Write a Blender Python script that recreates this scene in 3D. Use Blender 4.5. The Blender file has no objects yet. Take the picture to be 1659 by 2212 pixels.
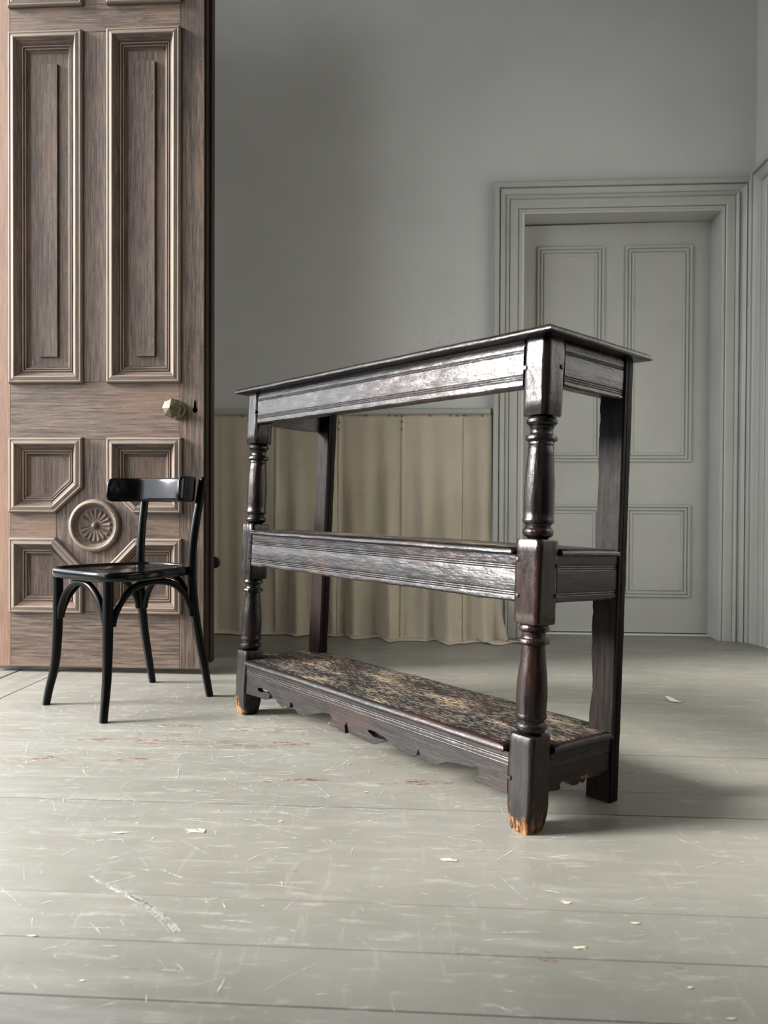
import bpy, bmesh, math, random
from mathutils import Vector, Matrix, noise

random.seed(7)
S = bpy.context.scene
COL = S.collection
PI = math.pi
ROOM = math.radians(-3.6)          # the room's axes are turned a little against the view
RM = Matrix.Rotation(ROOM, 4, 'Z')

# ------------------------------------------------------------------ camera
PITCH, ROLL, FPX = math.radians(-0.724), math.radians(-0.255), 1662.0
cam_d = bpy.data.cameras.new('camera')
cam = bpy.data.objects.new('camera', cam_d)
COL.objects.link(cam)
_f = Vector((0, math.cos(PITCH), math.sin(PITCH)))
_r = Vector((1, 0, 0))
_d = _f.cross(_r)
_r2 = math.cos(ROLL) * _r + math.sin(ROLL) * _d
_d2 = -math.sin(ROLL) * _r + math.cos(ROLL) * _d
_m = Matrix((_r2, -_d2, -_f)).transposed().to_4x4()
_m.translation = (0, 0, 0.674)
cam.matrix_world = _m
cam_d.sensor_fit = 'VERTICAL'
cam_d.sensor_height = 36.0
cam_d.lens = 36.0 * FPX / 2212.0
cam_d.clip_start = 0.02
cam_d.dof.use_dof = True
cam_d.dof.focus_distance = 2.15
cam_d.dof.aperture_fstop = 4.5
S.camera = cam

# ------------------------------------------------------------------ world, sun, exposure
S.view_settings.view_transform = 'Standard'
S.view_settings.look = 'None'
S.view_settings.gamma = 1.0
S.view_settings.use_curve_mapping = False
S.view_settings.exposure = 0.66
world = bpy.data.worlds.new('overcast_sky')
S.world = world
world.use_nodes = True
wn = world.node_tree.nodes
wl = world.node_tree.links
bg = wn['Background']
tc = wn.new('ShaderNodeTexCoord')
sx = wn.new('ShaderNodeSeparateXYZ')
mr = wn.new('ShaderNodeMapRange')
mr.inputs['From Min'].default_value = -0.05
mr.inputs['From Max'].default_value = 1.0
mr.inputs['To Min'].default_value = 0.0
mr.inputs['To Max'].default_value = 1.0
cr = wn.new('ShaderNodeValToRGB')
cr.color_ramp.elements[0].color = (0.875, 0.915, 0.965, 1)
cr.color_ramp.elements[1].color = (0.97, 1.01, 1.06, 1)
wl.new(tc.outputs['Generated'], sx.inputs[0])
wl.new(sx.outputs['Z'], mr.inputs['Value'])
wl.new(mr.outputs[0], cr.inputs[0])
wl.new(cr.outputs[0], bg.inputs['Color'])
bg.inputs['Strength'].default_value = 3.4

sun_d = bpy.data.lights.new('hazy_sun', 'SUN')
sun_d.energy = 8.8
sun_d.angle = math.radians(16)
sun_d.color = (1.0, 0.97, 0.92)
sun = bpy.data.objects.new('hazy_sun', sun_d)
COL.objects.link(sun)
SUN_DIR = RM.to_3x3() @ Vector((1.0, 0.17, -0.42))
sun.rotation_euler = SUN_DIR.to_track_quat('-Z', 'Y').to_euler()
sun.location = (-6, 2, 4)

U0, U1 = -1.80, 1.567              # left and right wall
N0, N1 = -3.2, 3.88                # rear and back wall
CEIL = 3.9
SN_DOOR = 4.02                     # face of the white door
DN0, DN1, DZ = 0.72, 2.99, 3.35    # the front doorway in the left wall

por_d = bpy.data.lights.new('doorway_portal', 'AREA')
por_d.shape = 'RECTANGLE'
por_d.size, por_d.size_y = DZ, DN1 - DN0
por_d.cycles.is_portal = True
por = bpy.data.objects.new('doorway_portal', por_d)
COL.objects.link(por)
por.matrix_world = RM @ Matrix.Translation((U0 - 0.2, (DN0 + DN1) / 2, DZ / 2)) @ Matrix.Rotation(math.radians(-90), 4, 'Y')


# ------------------------------------------------------------------ material helper
class G:
    """short hand for building a node tree"""
    def __init__(self, name):
        self.m = bpy.data.materials.new(name)
        self.m.use_nodes = True
        self.t = self.m.node_tree
        self.b = self.t.nodes['Principled BSDF']
        self.out = self.t.nodes['Material Output']

    def set(self, sock, v):
        if hasattr(v, 'is_output'):
            self.t.links.new(v, sock)
        else:
            if isinstance(v, tuple) and len(v) == 3 and sock.type == 'RGBA':
                v = v + (1,)
            sock.default_value = v

    def attr(self, name, out='Vector'):
        n = self.t.nodes.new('ShaderNodeAttribute')
        n.attribute_name = name
        return n.outputs[out]

    def pos(self):
        return self.t.nodes.new('ShaderNodeNewGeometry').outputs['Position']

    def obj(self):
        return self.t.nodes.new('ShaderNodeTexCoord').outputs['Object']

    def map(self, v, scale=(1, 1, 1), loc=(0, 0, 0), rot=(0, 0, 0)):
        n = self.t.nodes.new('ShaderNodeMapping')
        self.set(n.inputs['Vector'], v)
        n.inputs['Scale'].default_value = scale
        n.inputs['Location'].default_value = loc
        n.inputs['Rotation'].default_value = rot
        return n.outputs[0]

    def noise(self, v, scale=5.0, detail=4.0, rough=0.55, dist=0.0):
        n = self.t.nodes.new('ShaderNodeTexNoise')
        self.set(n.inputs['Vector'], v)
        n.inputs['Scale'].default_value = scale
        n.inputs['Detail'].default_value = detail
        n.inputs['Roughness'].default_value = rough
        n.inputs['Distortion'].default_value = dist
        return n.outputs[0]

    def vor(self, v, scale=5.0, feature='F1'):
        n = self.t.nodes.new('ShaderNodeTexVoronoi')
        n.feature = feature
        self.set(n.inputs['Vector'], v)
        n.inputs['Scale'].default_value = scale
        return n.outputs[0]

    def ramp(self, v, a, b, lo=0.0, hi=1.0):
        n = self.t.nodes.new('ShaderNodeMapRange')
        n.interpolation_type = 'SMOOTHSTEP'
        self.set(n.inputs['Value'], v)
        n.inputs['From Min'].default_value = a
        n.inputs['From Max'].default_value = b
        n.inputs['To Min'].default_value = lo
        n.inputs['To Max'].default_value = hi
        return n.outputs[0]

    def mix(self, f, a, b, mode='MIX'):
        n = self.t.nodes.new('ShaderNodeMix')
        n.data_type = 'RGBA'
        n.blend_type = mode
        self.set(n.inputs[0], f)
        self.set(n.inputs[6], a)
        self.set(n.inputs[7], b)
        return n.outputs[2]

    def math(self, op, a, b=0.0, clamp=False):
        n = self.t.nodes.new('ShaderNodeMath')
        n.operation = op
        n.use_clamp = clamp
        self.set(n.inputs[0], a)
        self.set(n.inputs[1], b)
        return n.outputs[0]

    def bump(self, h, strength=0.3, dist=0.002, prev=None):
        n = self.t.nodes.new('ShaderNodeBump')
        n.inputs['Strength'].default_value = strength
        n.inputs['Distance'].default_value = dist
        self.set(n.inputs['Height'], h)
        if prev is not None:
            self.set(n.inputs['Normal'], prev)
        return n.outputs[0]

    def done(self, color=None, rough=None, normal=None, **kw):
        if color is not None:
            self.set(self.b.inputs['Base Color'], color)
        if rough is not None:
            self.set(self.b.inputs['Roughness'], rough)
        if normal is not None:
            self.set(self.b.inputs['Normal'], normal)
        for k, v in kw.items():
            self.set(self.b.inputs[k.replace('_', ' ')], v)
        return self.m


def m_oak(name, worn=0.0, dry=0.0):
    g = G(name)
    gr = g.attr('grain')
    raw = g.attr('raw', 'Fac')
    fine = g.noise(g.map(gr, (3, 60, 60)), 1.6, 6, 0.6)
    mid = g.noise(g.map(gr, (1.5, 9, 9)), 1.0, 5, 0.6)
    big = g.noise(g.map(gr, (3.2, 6, 6), (3, 1, 7)), 1.0, 3, 0.5)
    dents = g.noise(g.map(gr, (20, 62, 62)), 1.0, 4, 0.62)
    c = g.mix(g.ramp(fine, 0.35, 0.7), (0.0036, 0.0028, 0.0026), (0.0150, 0.0105, 0.0090))
    c = g.mix(g.ramp(big, 0.47, 0.68, 0, 0.75 * (1 - 0.8 * dry)), c, (0.025, 0.0098, 0.0072))
    c = g.mix(g.ramp(mid, 0.60, 0.74, 0, 0.55), c, (0.0028, 0.0024, 0.0024))
    chip = g.noise(g.map(gr, (22, 85, 85)), 1.0, 6, 0.7)
    c = g.mix(g.ramp(chip, 0.70, 0.78, 0, 0.30), c, (0.085, 0.065, 0.05))
    rw = g.math('ADD', g.math('MULTIPLY', g.noise(g.map(gr, (16, 100, 100)), 1.0, 5, 0.7), 0.6), g.math('MULTIPLY', g.noise(g.map(gr, (45, 40, 40)), 1.0, 4, 0.6), 0.4))
    rawf = g.math('MULTIPLY', g.ramp(g.math('ADD', rw, g.math('MULTIPLY', raw, 0.42)), 0.63, 0.73), g.ramp(raw, 0.02, 0.12))
    rough = g.ramp(dents, 0.3, 0.8, 0.15 + 0.5 * dry, 0.32 + 0.44 * dry)
    if worn:
        s1 = g.noise(g.map(gr, (48, 190, 190)), 1.0, 7, 0.75, 0.8)
        s2 = g.noise(g.map(gr, (5, 13, 13), (5, 2, 1)), 1.0, 4, 0.6)
        f = g.ramp(g.math('ADD', s1, g.math('MULTIPLY', s2, 0.32)), 0.70 - 0.045 * worn, 0.78 - 0.045 * worn)
        f = g.math('MULTIPLY', f, g.ramp(g.attr('top', 'Fac'), 0.3, 0.9))
        tan = g.mix(g.ramp(s2, 0.48, 0.70), (0.17, 0.15, 0.125), (0.36, 0.27, 0.175))
        c = g.mix(f, c, tan)
        rough = g.math('ADD', rough, g.math('MULTIPLY', g.attr('top', 'Fac'), 0.22), True)
    dull = g.attr('dull', 'Fac')
    rough = g.math('ADD', rough, g.math('MULTIPLY', dull, 0.15), True)
    spec = g.ramp(dull, 0.0, 1.0, 0.42 - 0.36 * dry, 0.28 - 0.22 * dry)
    tanr = g.mix(g.ramp(fine, 0.3, 0.7), (0.045, 0.018, 0.007), (0.34, 0.165, 0.058))
    c = g.mix(rawf, c, tanr)
    rough = g.math('ADD', rough, g.math('MULTIPLY', rawf, 0.4), True)
    n = g.bump(dents, 0.45, 0.0030)
    n = g.bump(fine, 0.45, 0.0016, n)
    n = g.bump(chip, 0.40, 0.0024, n)
    return g.done(c, rough, n, Specular_IOR_Level=spec)


def m_doorwood(name, warm=0.0):
    g = G(name)
    gr = g.attr('grain')
    fine = g.noise(g.map(gr, (5, 110, 110)), 1.5, 8, 0.72)
    wavy = g.noise(g.map(gr, (1.1, 22, 22)), 1.0, 4, 0.6, 0.8)
    big = g.noise(g.map(gr, (1.6, 4.5, 4.5)), 1.0, 4, 0.55)
    spots = g.noise(g.map(gr, (35, 80, 80)), 1.0, 6, 0.7)
    c = g.mix(g.ramp(fine, 0.3, 0.72), (0.036, 0.024, 0.018), (0.215, 0.153, 0.117))
    c = g.mix(g.ramp(wavy, 0.50, 0.75, 0, 0.35), c, (0.225, 0.160, 0.120))
    c = g.mix(g.ramp(big, 0.52, 0.70, 0, 0.5), c, (0.225, 0.135, 0.090))
    c = g.mix(g.ramp(big, 0.46, 0.30, 0, 0.6), c, (0.045, 0.031, 0.027))
    c = g.mix(g.ramp(spots, 0.60, 0.70, 0, 0.6), c, (0.05, 0.035, 0.03))
    c = g.mix(g.ramp(spots, 0.40, 0.30, 0, 0.5), c, (0.27, 0.215, 0.175))
    c = g.mix(g.math('MULTIPLY', g.attr('edge', 'Fac'), 0.55), c, (0.30, 0.245, 0.195))
    if warm:
        c = g.mix(warm, c, (0.42, 0.235, 0.15))
    n = g.bump(fine, 0.45, 0.0012)
    n = g.bump(spots, 0.25, 0.0010, n)
    return g.done(c, g.ramp(fine, 0.2, 0.8, 0.48, 0.68), n, Specular_IOR_Level=0.3)


def m_floor():
    g = G('grey_floor_paint')
    p = g.pos()
    gr = g.attr('grain')
    big = g.noise(p, 1.7, 5, 0.6)
    mid = g.noise(g.map(gr, (3, 22, 22)), 1.0, 6, 0.65)
    fine = g.noise(g.map(gr, (10, 110, 110)), 1.0, 5, 0.6)
    c = g.mix(g.ramp(big, 0.3, 0.7), (0.190, 0.183, 0.158), (0.245, 0.237, 0.208))
    c = g.mix(g.ramp(mid, 0.52, 0.78, 0, 0.40), c, (0.34, 0.33, 0.295))
    sc1 = g.noise(g.map(p, (11, 48, 1), (0, 0, 0), (0, 0, 0.35)), 1.0, 7, 0.72, 0.4)
    sc2 = g.noise(g.map(p, (50, 7, 1), (2, 4, 0), (0, 0, 0.9)), 1.0, 7, 0.72, 0.4)
    c = g.mix(g.ramp(sc1, 0.55, 0.66, 0, 0.42), c, (0.40, 0.39, 0.352))
    c = g.mix(g.ramp(sc2, 0.57, 0.67, 0, 0.22), c, (0.39, 0.38, 0.345))
    specks = g.noise(g.map(gr, (40, 150, 150)), 1.0, 4, 0.6)
    c = g.mix(g.ramp(specks, 0.71, 0.77, 0, 0.5), c, (0.10, 0.085, 0.07))
    rough = g.ramp(mid, 0.3, 0.75, 0.30, 0.52)
    n = g.bump(fine, 0.16, 0.0008)
    n = g.bump(mid, 0.22, 0.0020, n)
    n = g.bump(g.noise(g.map(gr, (1.2, 5, 5)), 1.0, 2), 0.25, 0.006, n)
    return g.done(c, rough, n)


def m_plain(name, col, rough, bscale=0, bstr=0.1, var=0.0, **kw):
    g = G(name)
    p = g.obj()
    c = col
    if var:
        dark = tuple(x * (1 - var) for x in col)
        c = g.mix(g.ramp(g.noise(p, 2.2, 6, 0.62), 0.3, 0.7), dark, col)
    n = None
    if bscale:
        n = g.bump(g.noise(p, bscale, 5, 0.6), bstr, 0.002)
    return g.done(c, rough, n, **kw)


def m_wall():
    g = G('white_plaster')
    p = g.obj()
    c = g.mix(g.ramp(g.noise(p, 1.3, 6, 0.6), 0.32, 0.68), (0.61, 0.605, 0.58), (0.665, 0.66, 0.635))
    crack = g.noise(g.map(p, (1.2, 1.2, 0.7)), 1.9, 7, 0.62, 0.3)
    ridge = g.math('ABSOLUTE', g.math('SUBTRACT', crack, 0.5))
    mask = g.ramp(g.noise(p, 0.9, 2), 0.60, 0.68)
    c = g.mix(g.math('MULTIPLY', g.ramp(ridge, 0.0022, 0.0006), g.math('MULTIPLY', mask, 0.5)), c, (0.34, 0.335, 0.32))
    sp = g.noise(g.map(p, (11, 11, 7)), 1.0, 5, 0.7)
    c = g.mix(g.ramp(sp, 0.765, 0.80, 0, 0.45), c, (0.38, 0.375, 0.36))
    n = g.bump(g.noise(p, 3.0, 5, 0.5), 0.25, 0.008)
    n = g.bump(g.noise(p, 160, 3, 0.5), 0.05, 0.001, n)
    return g.done(c, 0.62, n)


def m_trim():
    g = G('grey_white_gloss_paint')
    p = g.obj()
    c = g.mix(g.ramp(g.noise(p, 3.0, 6, 0.6), 0.3, 0.7), (0.445, 0.445, 0.412), (0.49, 0.49, 0.457))
    sp = g.noise(p, 38, 3, 0.5)
    c = g.mix(g.ramp(sp, 0.77, 0.80, 0, 0.6), c, (0.22, 0.21, 0.19))
    n = g.bump(g.noise(p, 45, 4, 0.6), 0.07, 0.001)
    return g.done(c, 0.42, n)


def m_linen():
    g = G('natural_linen')
    gr = g.attr('grain')
    weave = g.noise(g.map(gr, (260, 900, 1)), 1.0, 3, 0.6)
    crinkle = g.noise(g.map(gr, (7, 75, 1)), 1.0, 5, 0.65, 0.5)
    big = g.noise(g.map(gr, (1.5, 5, 1)), 1.0, 4)
    c = g.mix(g.ramp(big, 0.35, 0.7), (0.51, 0.445, 0.335), (0.62, 0.545, 0.42))
    c = g.mix(g.ramp(crinkle, 0.35, 0.7, 0, 0.35), c, (0.62, 0.555, 0.44))
    n = g.bump(crinkle, 0.95, 0.006)
    n = g.bump(weave, 0.25, 0.0008, n)
    return g.done(c, 0.9, n, Sheen_Weight=0.15)


def m_scuff(name, col, alpha):
    g = G(name)
    f = g.ramp(g.noise(g.map(g.pos(), (60, 60, 1)), 1.0, 4, 0.7), 0.36, 0.66, 0, alpha)
    return g.done(col, 0.6, None, Alpha=f)


M_OAK = m_oak('dark_waxed_oak')
M_OAKDRY = m_oak('dark_dry_oak', 0.0, 0.8)
M_WORN = m_oak('dark_worn_oak', 1.0)
M_WORN_LIGHT = m_oak('dark_lightly_worn_oak', 0.55)
M_DOOR = m_doorwood('weathered_brown_timber')
M_DOORWARM = m_doorwood('reddish_weathered_timber', 0.38)
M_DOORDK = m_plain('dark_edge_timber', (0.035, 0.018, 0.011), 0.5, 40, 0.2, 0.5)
M_FLOOR = m_floor()
M_WALL = m_wall()
M_CEIL = m_plain('ceiling_plaster', (0.33, 0.32, 0.305), 0.8, 20, 0.1)
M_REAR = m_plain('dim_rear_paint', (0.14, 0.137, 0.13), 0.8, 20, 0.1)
M_BLOCKER = m_plain('grey_blocker_paint', (0.15, 0.146, 0.13), 0.6, 30, 0.1)
M_TRIM = m_trim()
M_FOOTLIGHT = m_plain('foot_light_white', (0.74, 0.73, 0.68), 0.5, 30, 0.1)
M_LINEN = m_linen()
M_BLACK = m_plain('black_lacquer', (0.0025, 0.0028, 0.0030), 0.14, 90, 0.02, 0.0, Specular_IOR_Level=0.36)
M_BLACKL = m_plain('black_leg_lacquer', (0.0022, 0.0025, 0.0028), 0.30, 120, 0.03, 0.3, Specular_IOR_Level=0.16)
M_BRASS = m_plain('aged_brass', (0.20, 0.178, 0.115), 0.38, 60, 0.05, 0.3, Metallic=0.9)
M_IRON = m_plain('dull_iron', (0.05, 0.048, 0.045), 0.5, 90, 0.1, 0.3, Metallic=0.7)
M_VOID = m_plain('cavity_black', (0.002, 0.0018, 0.0015), 0.95, Specular_IOR_Level=0.0)
M_STONE = m_plain('dark_gravel', (0.075, 0.075, 0.07), 0.85, 12, 0.2, 0.15)
M_SUB = m_plain('dark_subfloor', (0.025, 0.022, 0.019), 0.9)
M_SCUFF = m_scuff('pale_scuff', (0.66, 0.645, 0.60), 0.62)
M_RUST = m_scuff('red_brown_old_paint', (0.27, 0.098, 0.052), 0.85)
M_CHIP = m_plain('cream_under_paint', (0.60, 0.54, 0.40), 0.7)


# ------------------------------------------------------------------ mesh helper
class MB:
    def __init__(self):
        self.v, self.f, self.a = [], [], {}

    def vert(self, p, **at):
        self.v.append(Vector(p))
        for k, x in at.items():
            self.a.setdefault(k, {})[len(self.v) - 1] = x
        return len(self.v) - 1

    def face(self, *idx):
        self.f.append(tuple(idx))

    def box(self, x0, x1, y0, y1, z0, z1):
        b = len(self.v)
        for x in (x0, x1):
            for y in (y0, y1):
                for z in (z0, z1):
                    self.v.append(Vector((x, y, z)))
        for q in ((0, 1, 3, 2), (4, 6, 7, 5), (0, 4, 5, 1), (2, 3, 7, 6), (0, 2, 6, 4), (1, 5, 7, 3)):
            self.f.append(tuple(b + i for i in q))
        return self

    def loft(self, rings, closed=True, caps=True):
        """rings: lists of points of one length, joined one to the next"""
        n = len(rings[0])
        base = []
        for r in rings:
            base.append(len(self.v))
            self.v.extend(Vector(p) for p in r)
        for a, b in zip(base, base[1:]):
            for i in range(n if closed else n - 1):
                j = (i + 1) % n
                self.f.append((a + i, a + j, b + j, b + i))
        if caps:
            self.f.append(tuple(base[0] + i for i in reversed(range(n))))
            self.f.append(tuple(base[-1] + i for i in range(n)))
        return base

    def tube(self, pts, rad, seg=14, n=None, flat=1.0):
        """round bar along a smooth path; rad is one radius or one per point"""
        pts = [Vector(p) for p in pts]
        if not isinstance(rad, (list, tuple)):
            rad = [rad] * len(pts)
        if n:
            P, Rr = [], []
            for i in range(n + 1):
                t = i / n * (len(pts) - 1)
                k = min(int(t), len(pts) - 2)
                s = t - k
                p0, p1, p2, p3 = (pts[max(k - 1, 0)], pts[k], pts[k + 1], pts[min(k + 2, len(pts) - 1)])
                P.append(0.5 * ((2 * p1) + (p2 - p0) * s + (2 * p0 - 5 * p1 + 4 * p2 - p3) * s * s + (3 * p1 - p0 - 3 * p2 + p3) * s ** 3))
                Rr.append(rad[k] * (1 - s) + rad[k + 1] * s)
            pts, rad = P, Rr
        rings = []
        up = None
        for i, p in enumerate(pts):
            t = (pts[min(i + 1, len(pts) - 1)] - pts[max(i - 1, 0)]).normalized()
            if up is None:
                up = Vector((0, 0, 1)) if abs(t.z) < 0.8 else Vector((0, 1, 0))
            up = (up - t * up.dot(t)).normalized()
            w = t.cross(up)
            rings.append([p + (up * math.cos(2 * PI * k / seg) * flat + w * math.sin(2 * PI * k / seg)) * rad[i] for k in range(seg)])
        self.loft(rings)
        return self

    def lathe(self, prof, seg=32, axis='Z', c=(0, 0, 0)):
        rings = []
        for r, h in prof:
            ring = []
            for k in range(seg):
                a = 2 * PI * k / seg
                x, y = r * math.cos(a), r * math.sin(a)
                if axis == 'Z':
                    ring.append((c[0] + x, c[1] + y, c[2] + h))
                else:                       # axis -Y, heights come towards the front
                    ring.append((c[0] + x, c[1] - h, c[2] + y))
            rings.append(ring)
        self.loft(rings)
        return self

    def prism(self, poly, y0, y1):
        """polygon in x,z pushed along y"""
        a = len(self.v)
        self.v.extend(Vector((x, y0, z)) for x, z in poly)
        b = len(self.v)
        self.v.extend(Vector((x, y1, z)) for x, z in poly)
        n = len(poly)
        for i in range(n):
            j = (i + 1) % n
            self.f.append((a + i, a + j, b + j, b + i))
        self.f.append(tuple(a + i for i in reversed(range(n))))
        self.f.append(tuple(b + i for i in range(n)))
        return self

    def build(self, name, mat, parent=None, grain=None, bevel=0.0, seg=2, smooth=None, solid=0.0, subsurf=0):
        me = bpy.data.meshes.new(name)
        me.from_pydata([tuple(p) for p in self.v], [], self.f)
        bm = bmesh.new()
        bm.from_mesh(me)
        bmesh.ops.recalc_face_normals(bm, faces=bm.faces)
        bm.to_mesh(me)
        bm.free()
        if grain is not None:
            self.set_grain(me, grain)
        for k, d in self.a.items():
            at = me.attributes.new(k, 'FLOAT', 'POINT')
            for i, x in d.items():
                at.data[i].value = x
        me.materials.append(mat)
        if smooth is not None:
            me.shade_smooth()
            if smooth < 180:
                me.set_sharp_from_angle(angle=math.radians(smooth))
        o = bpy.data.objects.new(name, me)
        COL.objects.link(o)
        if parent:
            o.parent = parent
        if bevel:
            md = o.modifiers.new('soft_edges', 'BEVEL')
            md.width = bevel
            md.segments = seg
            md.limit_method = 'ANGLE'
            md.angle_limit = math.radians(32)
        if solid:
            md = o.modifiers.new('thickness', 'SOLIDIFY')
            md.thickness = solid
        if subsurf:
            md = o.modifiers.new('rounding', 'SUBSURF')
            md.levels = md.render_levels = subsurf
        return o

    @staticmethod
    def set_grain(me, grain):
        ax = {'x': Vector((1, 0, 0)), 'y': Vector((0, 1, 0)), 'z': Vector((0, 0, 1))} .get(grain) if isinstance(grain, str) else grain
        ax = Vector(ax).normalized()
        o1 = Vector((0, 1, 0)) if abs(ax.y) < 0.8 else Vector((1, 0, 0))
        o1 = (o1 - ax * o1.dot(ax)).normalized()
        o2 = ax.cross(o1)
        off = Vector((random.uniform(0, 40), random.uniform(0, 40), random.uniform(0, 40)))
        at = me.attributes.new('grain', 'FLOAT_VECTOR', 'POINT')
        for i, v in enumerate(me.vertices):
            at.data[i].vector = Vector((v.co.dot(ax), v.co.dot(o1), v.co.dot(o2))) + off


def nz(p, s, seed=0.0):
    return noise.noise(Vector((p[0] * s + seed, p[1] * s - seed * 0.7, p[2] * s + seed * 1.3)))


def empty(name, loc, rot=None, matrix=None):
    o = bpy.data.objects.new(name, None)
    COL.objects.link(o)
    o.empty_display_size = 0.1
    if matrix is not None:
        o.matrix_world = matrix
    else:
        o.location = loc
        if rot is not None:
            o.rotation_euler = rot
    return o


def tag(o, label=None, cat=None, group=None, kind=None):
    for k, v in (('label', label), ('category', cat), ('group', group), ('kind', kind)):
        if v:
            o[k] = v
    return o


def room(o, loc=(0, 0, 0)):
    """place an object whose mesh is in room axes"""
    o.matrix_world = RM @ Matrix.Translation(loc)
    return o


def struct(o, label=None, cat=None):
    return tag(o, label, cat, None, 'structure')


# ------------------------------------------------------------------ room shell
T = 0.25
mb = MB()
OL, OR, OH = 0.447, 1.409, 2.112           # inner doorway in the back wall
mb.box(U0 - T, OL, N1, N1 + T, -0.09, CEIL)
mb.box(OR, U1 + T, N1, N1 + T, -0.09, CEIL)
mb.box(OL, OR, N1, N1 + T, OH, CEIL)
mb.box(OL - 0.1, OR + 0.1, N1 + T, N1 + T + 0.06, -0.09, OH + 0.1)
struct(room(mb.build('wall_back', M_WALL)), 'off-white plaster wall behind the dark oak shelves', 'wall')
mb = MB()
mb.box(U0 - T, U0, N0, DN0, -0.09, CEIL)
mb.box(U0 - T, U0, DN1, N1, -0.09, CEIL)
mb.box(U0 - T, U0, DN0, DN1, DZ, CEIL)
struct(room(mb.build('wall_left', M_WALL)), 'white plaster wall on the left with the open entrance', 'wall')
struct(room(MB().box(U1, U1 + T, N0, N1, -0.09, CEIL).build('wall_right', M_WALL)), 'white plaster wall at the right edge of the picture', 'wall')
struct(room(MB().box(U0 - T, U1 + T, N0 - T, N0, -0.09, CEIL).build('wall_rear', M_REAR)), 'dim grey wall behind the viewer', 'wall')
struct(room(MB().box(U0 - T, U1 + T, N0 - T, N1 + T, CEIL, CEIL + 0.1).build('ceiling', M_CEIL)), 'plain pale ceiling above the room', 'ceiling')
struct(room(MB().box(-16, U0 - T - 0.002, -10, 14, -0.25, -0.12).build('ground', M_STONE)), 'dark gravel outside the entrance door', 'ground')
struct(room(MB().box(U1 - 0.018, U1, N0, 2.6, 0.0, 1.12).build('bounce_blocker', M_BLOCKER, bevel=0.004)), 'added grey board low on the right wall, cutting bounce light', 'light blocker')  # added out of view to cut bounce light into the buffet's shadow
struct(room(MB().box(-9.6, -9.0, -8, 12, -0.12, 0.95).build('reflection_blocker', M_STONE, bevel=0.03)), 'added low dark block outside the entrance door, darkening reflections', 'garden wall')  # added unseen block, darkens what the buffet's middle rail reflects

# floor: dark subfloor, one board after another, marks in the paint
floor = struct(room(MB().box(U0 - T, U1 + T, N0 - T, N1 + T, -0.09, -0.022).build('floor', M_SUB)), 'worn floor of wide grey painted boards', 'floor')
BW = 0.1352
for k in range(-31, 22):
    a = 1.010 + BW * (k - 0) + random.uniform(-0.0015, 0.0015)
    b = a + BW - random.choice((0.0008, 0.0011, 0.0016))
    b = min(b, N1)
    x0 = -1.463 if DN0 < (a + b) / 2 < DN1 else U0
    dz = random.uniform(-0.0005, 0.0003)
    mb = MB()
    mb.box(x0, U1, a, b, -0.022, dz)
    mb.build('plank', M_FLOOR, floor, grain='x', bevel=0.0009, seg=1)
MB().box(OL, OR, N1 + 0.0012, SN_DOOR + 0.05, -0.022, 0.0).build('plank', M_FLOOR, floor, grain='x', bevel=0.0009, seg=1)
for k in range(2):
    mb = MB()
    mb.box(-1.80 + 0.168 * k, -1.80 + 0.168 * k + 0.165, DN0 + 0.03, DN1 - 0.01, -0.022, 0.001 - 0.002 * k)
    mb.build('sill_board', M_FLOOR, floor, grain='y', bevel=0.003, seg=1)

RI = RM.inverted()


def strip(mb, pts, w, z=0.0008):
    """thin mark lying on the boards, tapered at both ends"""
    n = len(pts)
    L = []
    for i, p in enumerate(pts):
        t = Vector(pts[min(i + 1, n - 1)]) - Vector(pts[max(i - 1, 0)])
        if t.length < 1e-9:
            t = Vector((1, 0))
        t.normalize()
        s = Vector((-t.y, t.x))
        k = w * (0.25 + 0.75 * math.sin(PI * min(max(i / (n - 1), 0.04), 0.96))) * random.uniform(0.6, 1.2) / 2
        q = Vector(p)
        L.append((q + s * k, q - s * k))
    b = len(mb.v)
    for a, c in L:
        mb.v.append(Vector((a.x, a.y, z)))
        mb.v.append(Vector((c.x, c.y, z)))
    for i in range(n - 1):
        mb.f.append((b + 2 * i, b + 2 * i + 1, b + 2 * i + 3, b + 2 * i + 2))


def to_room(p):
    q = RI @ Vector((p[0], p[1], 0))
    return (q.x, q.y)


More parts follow.
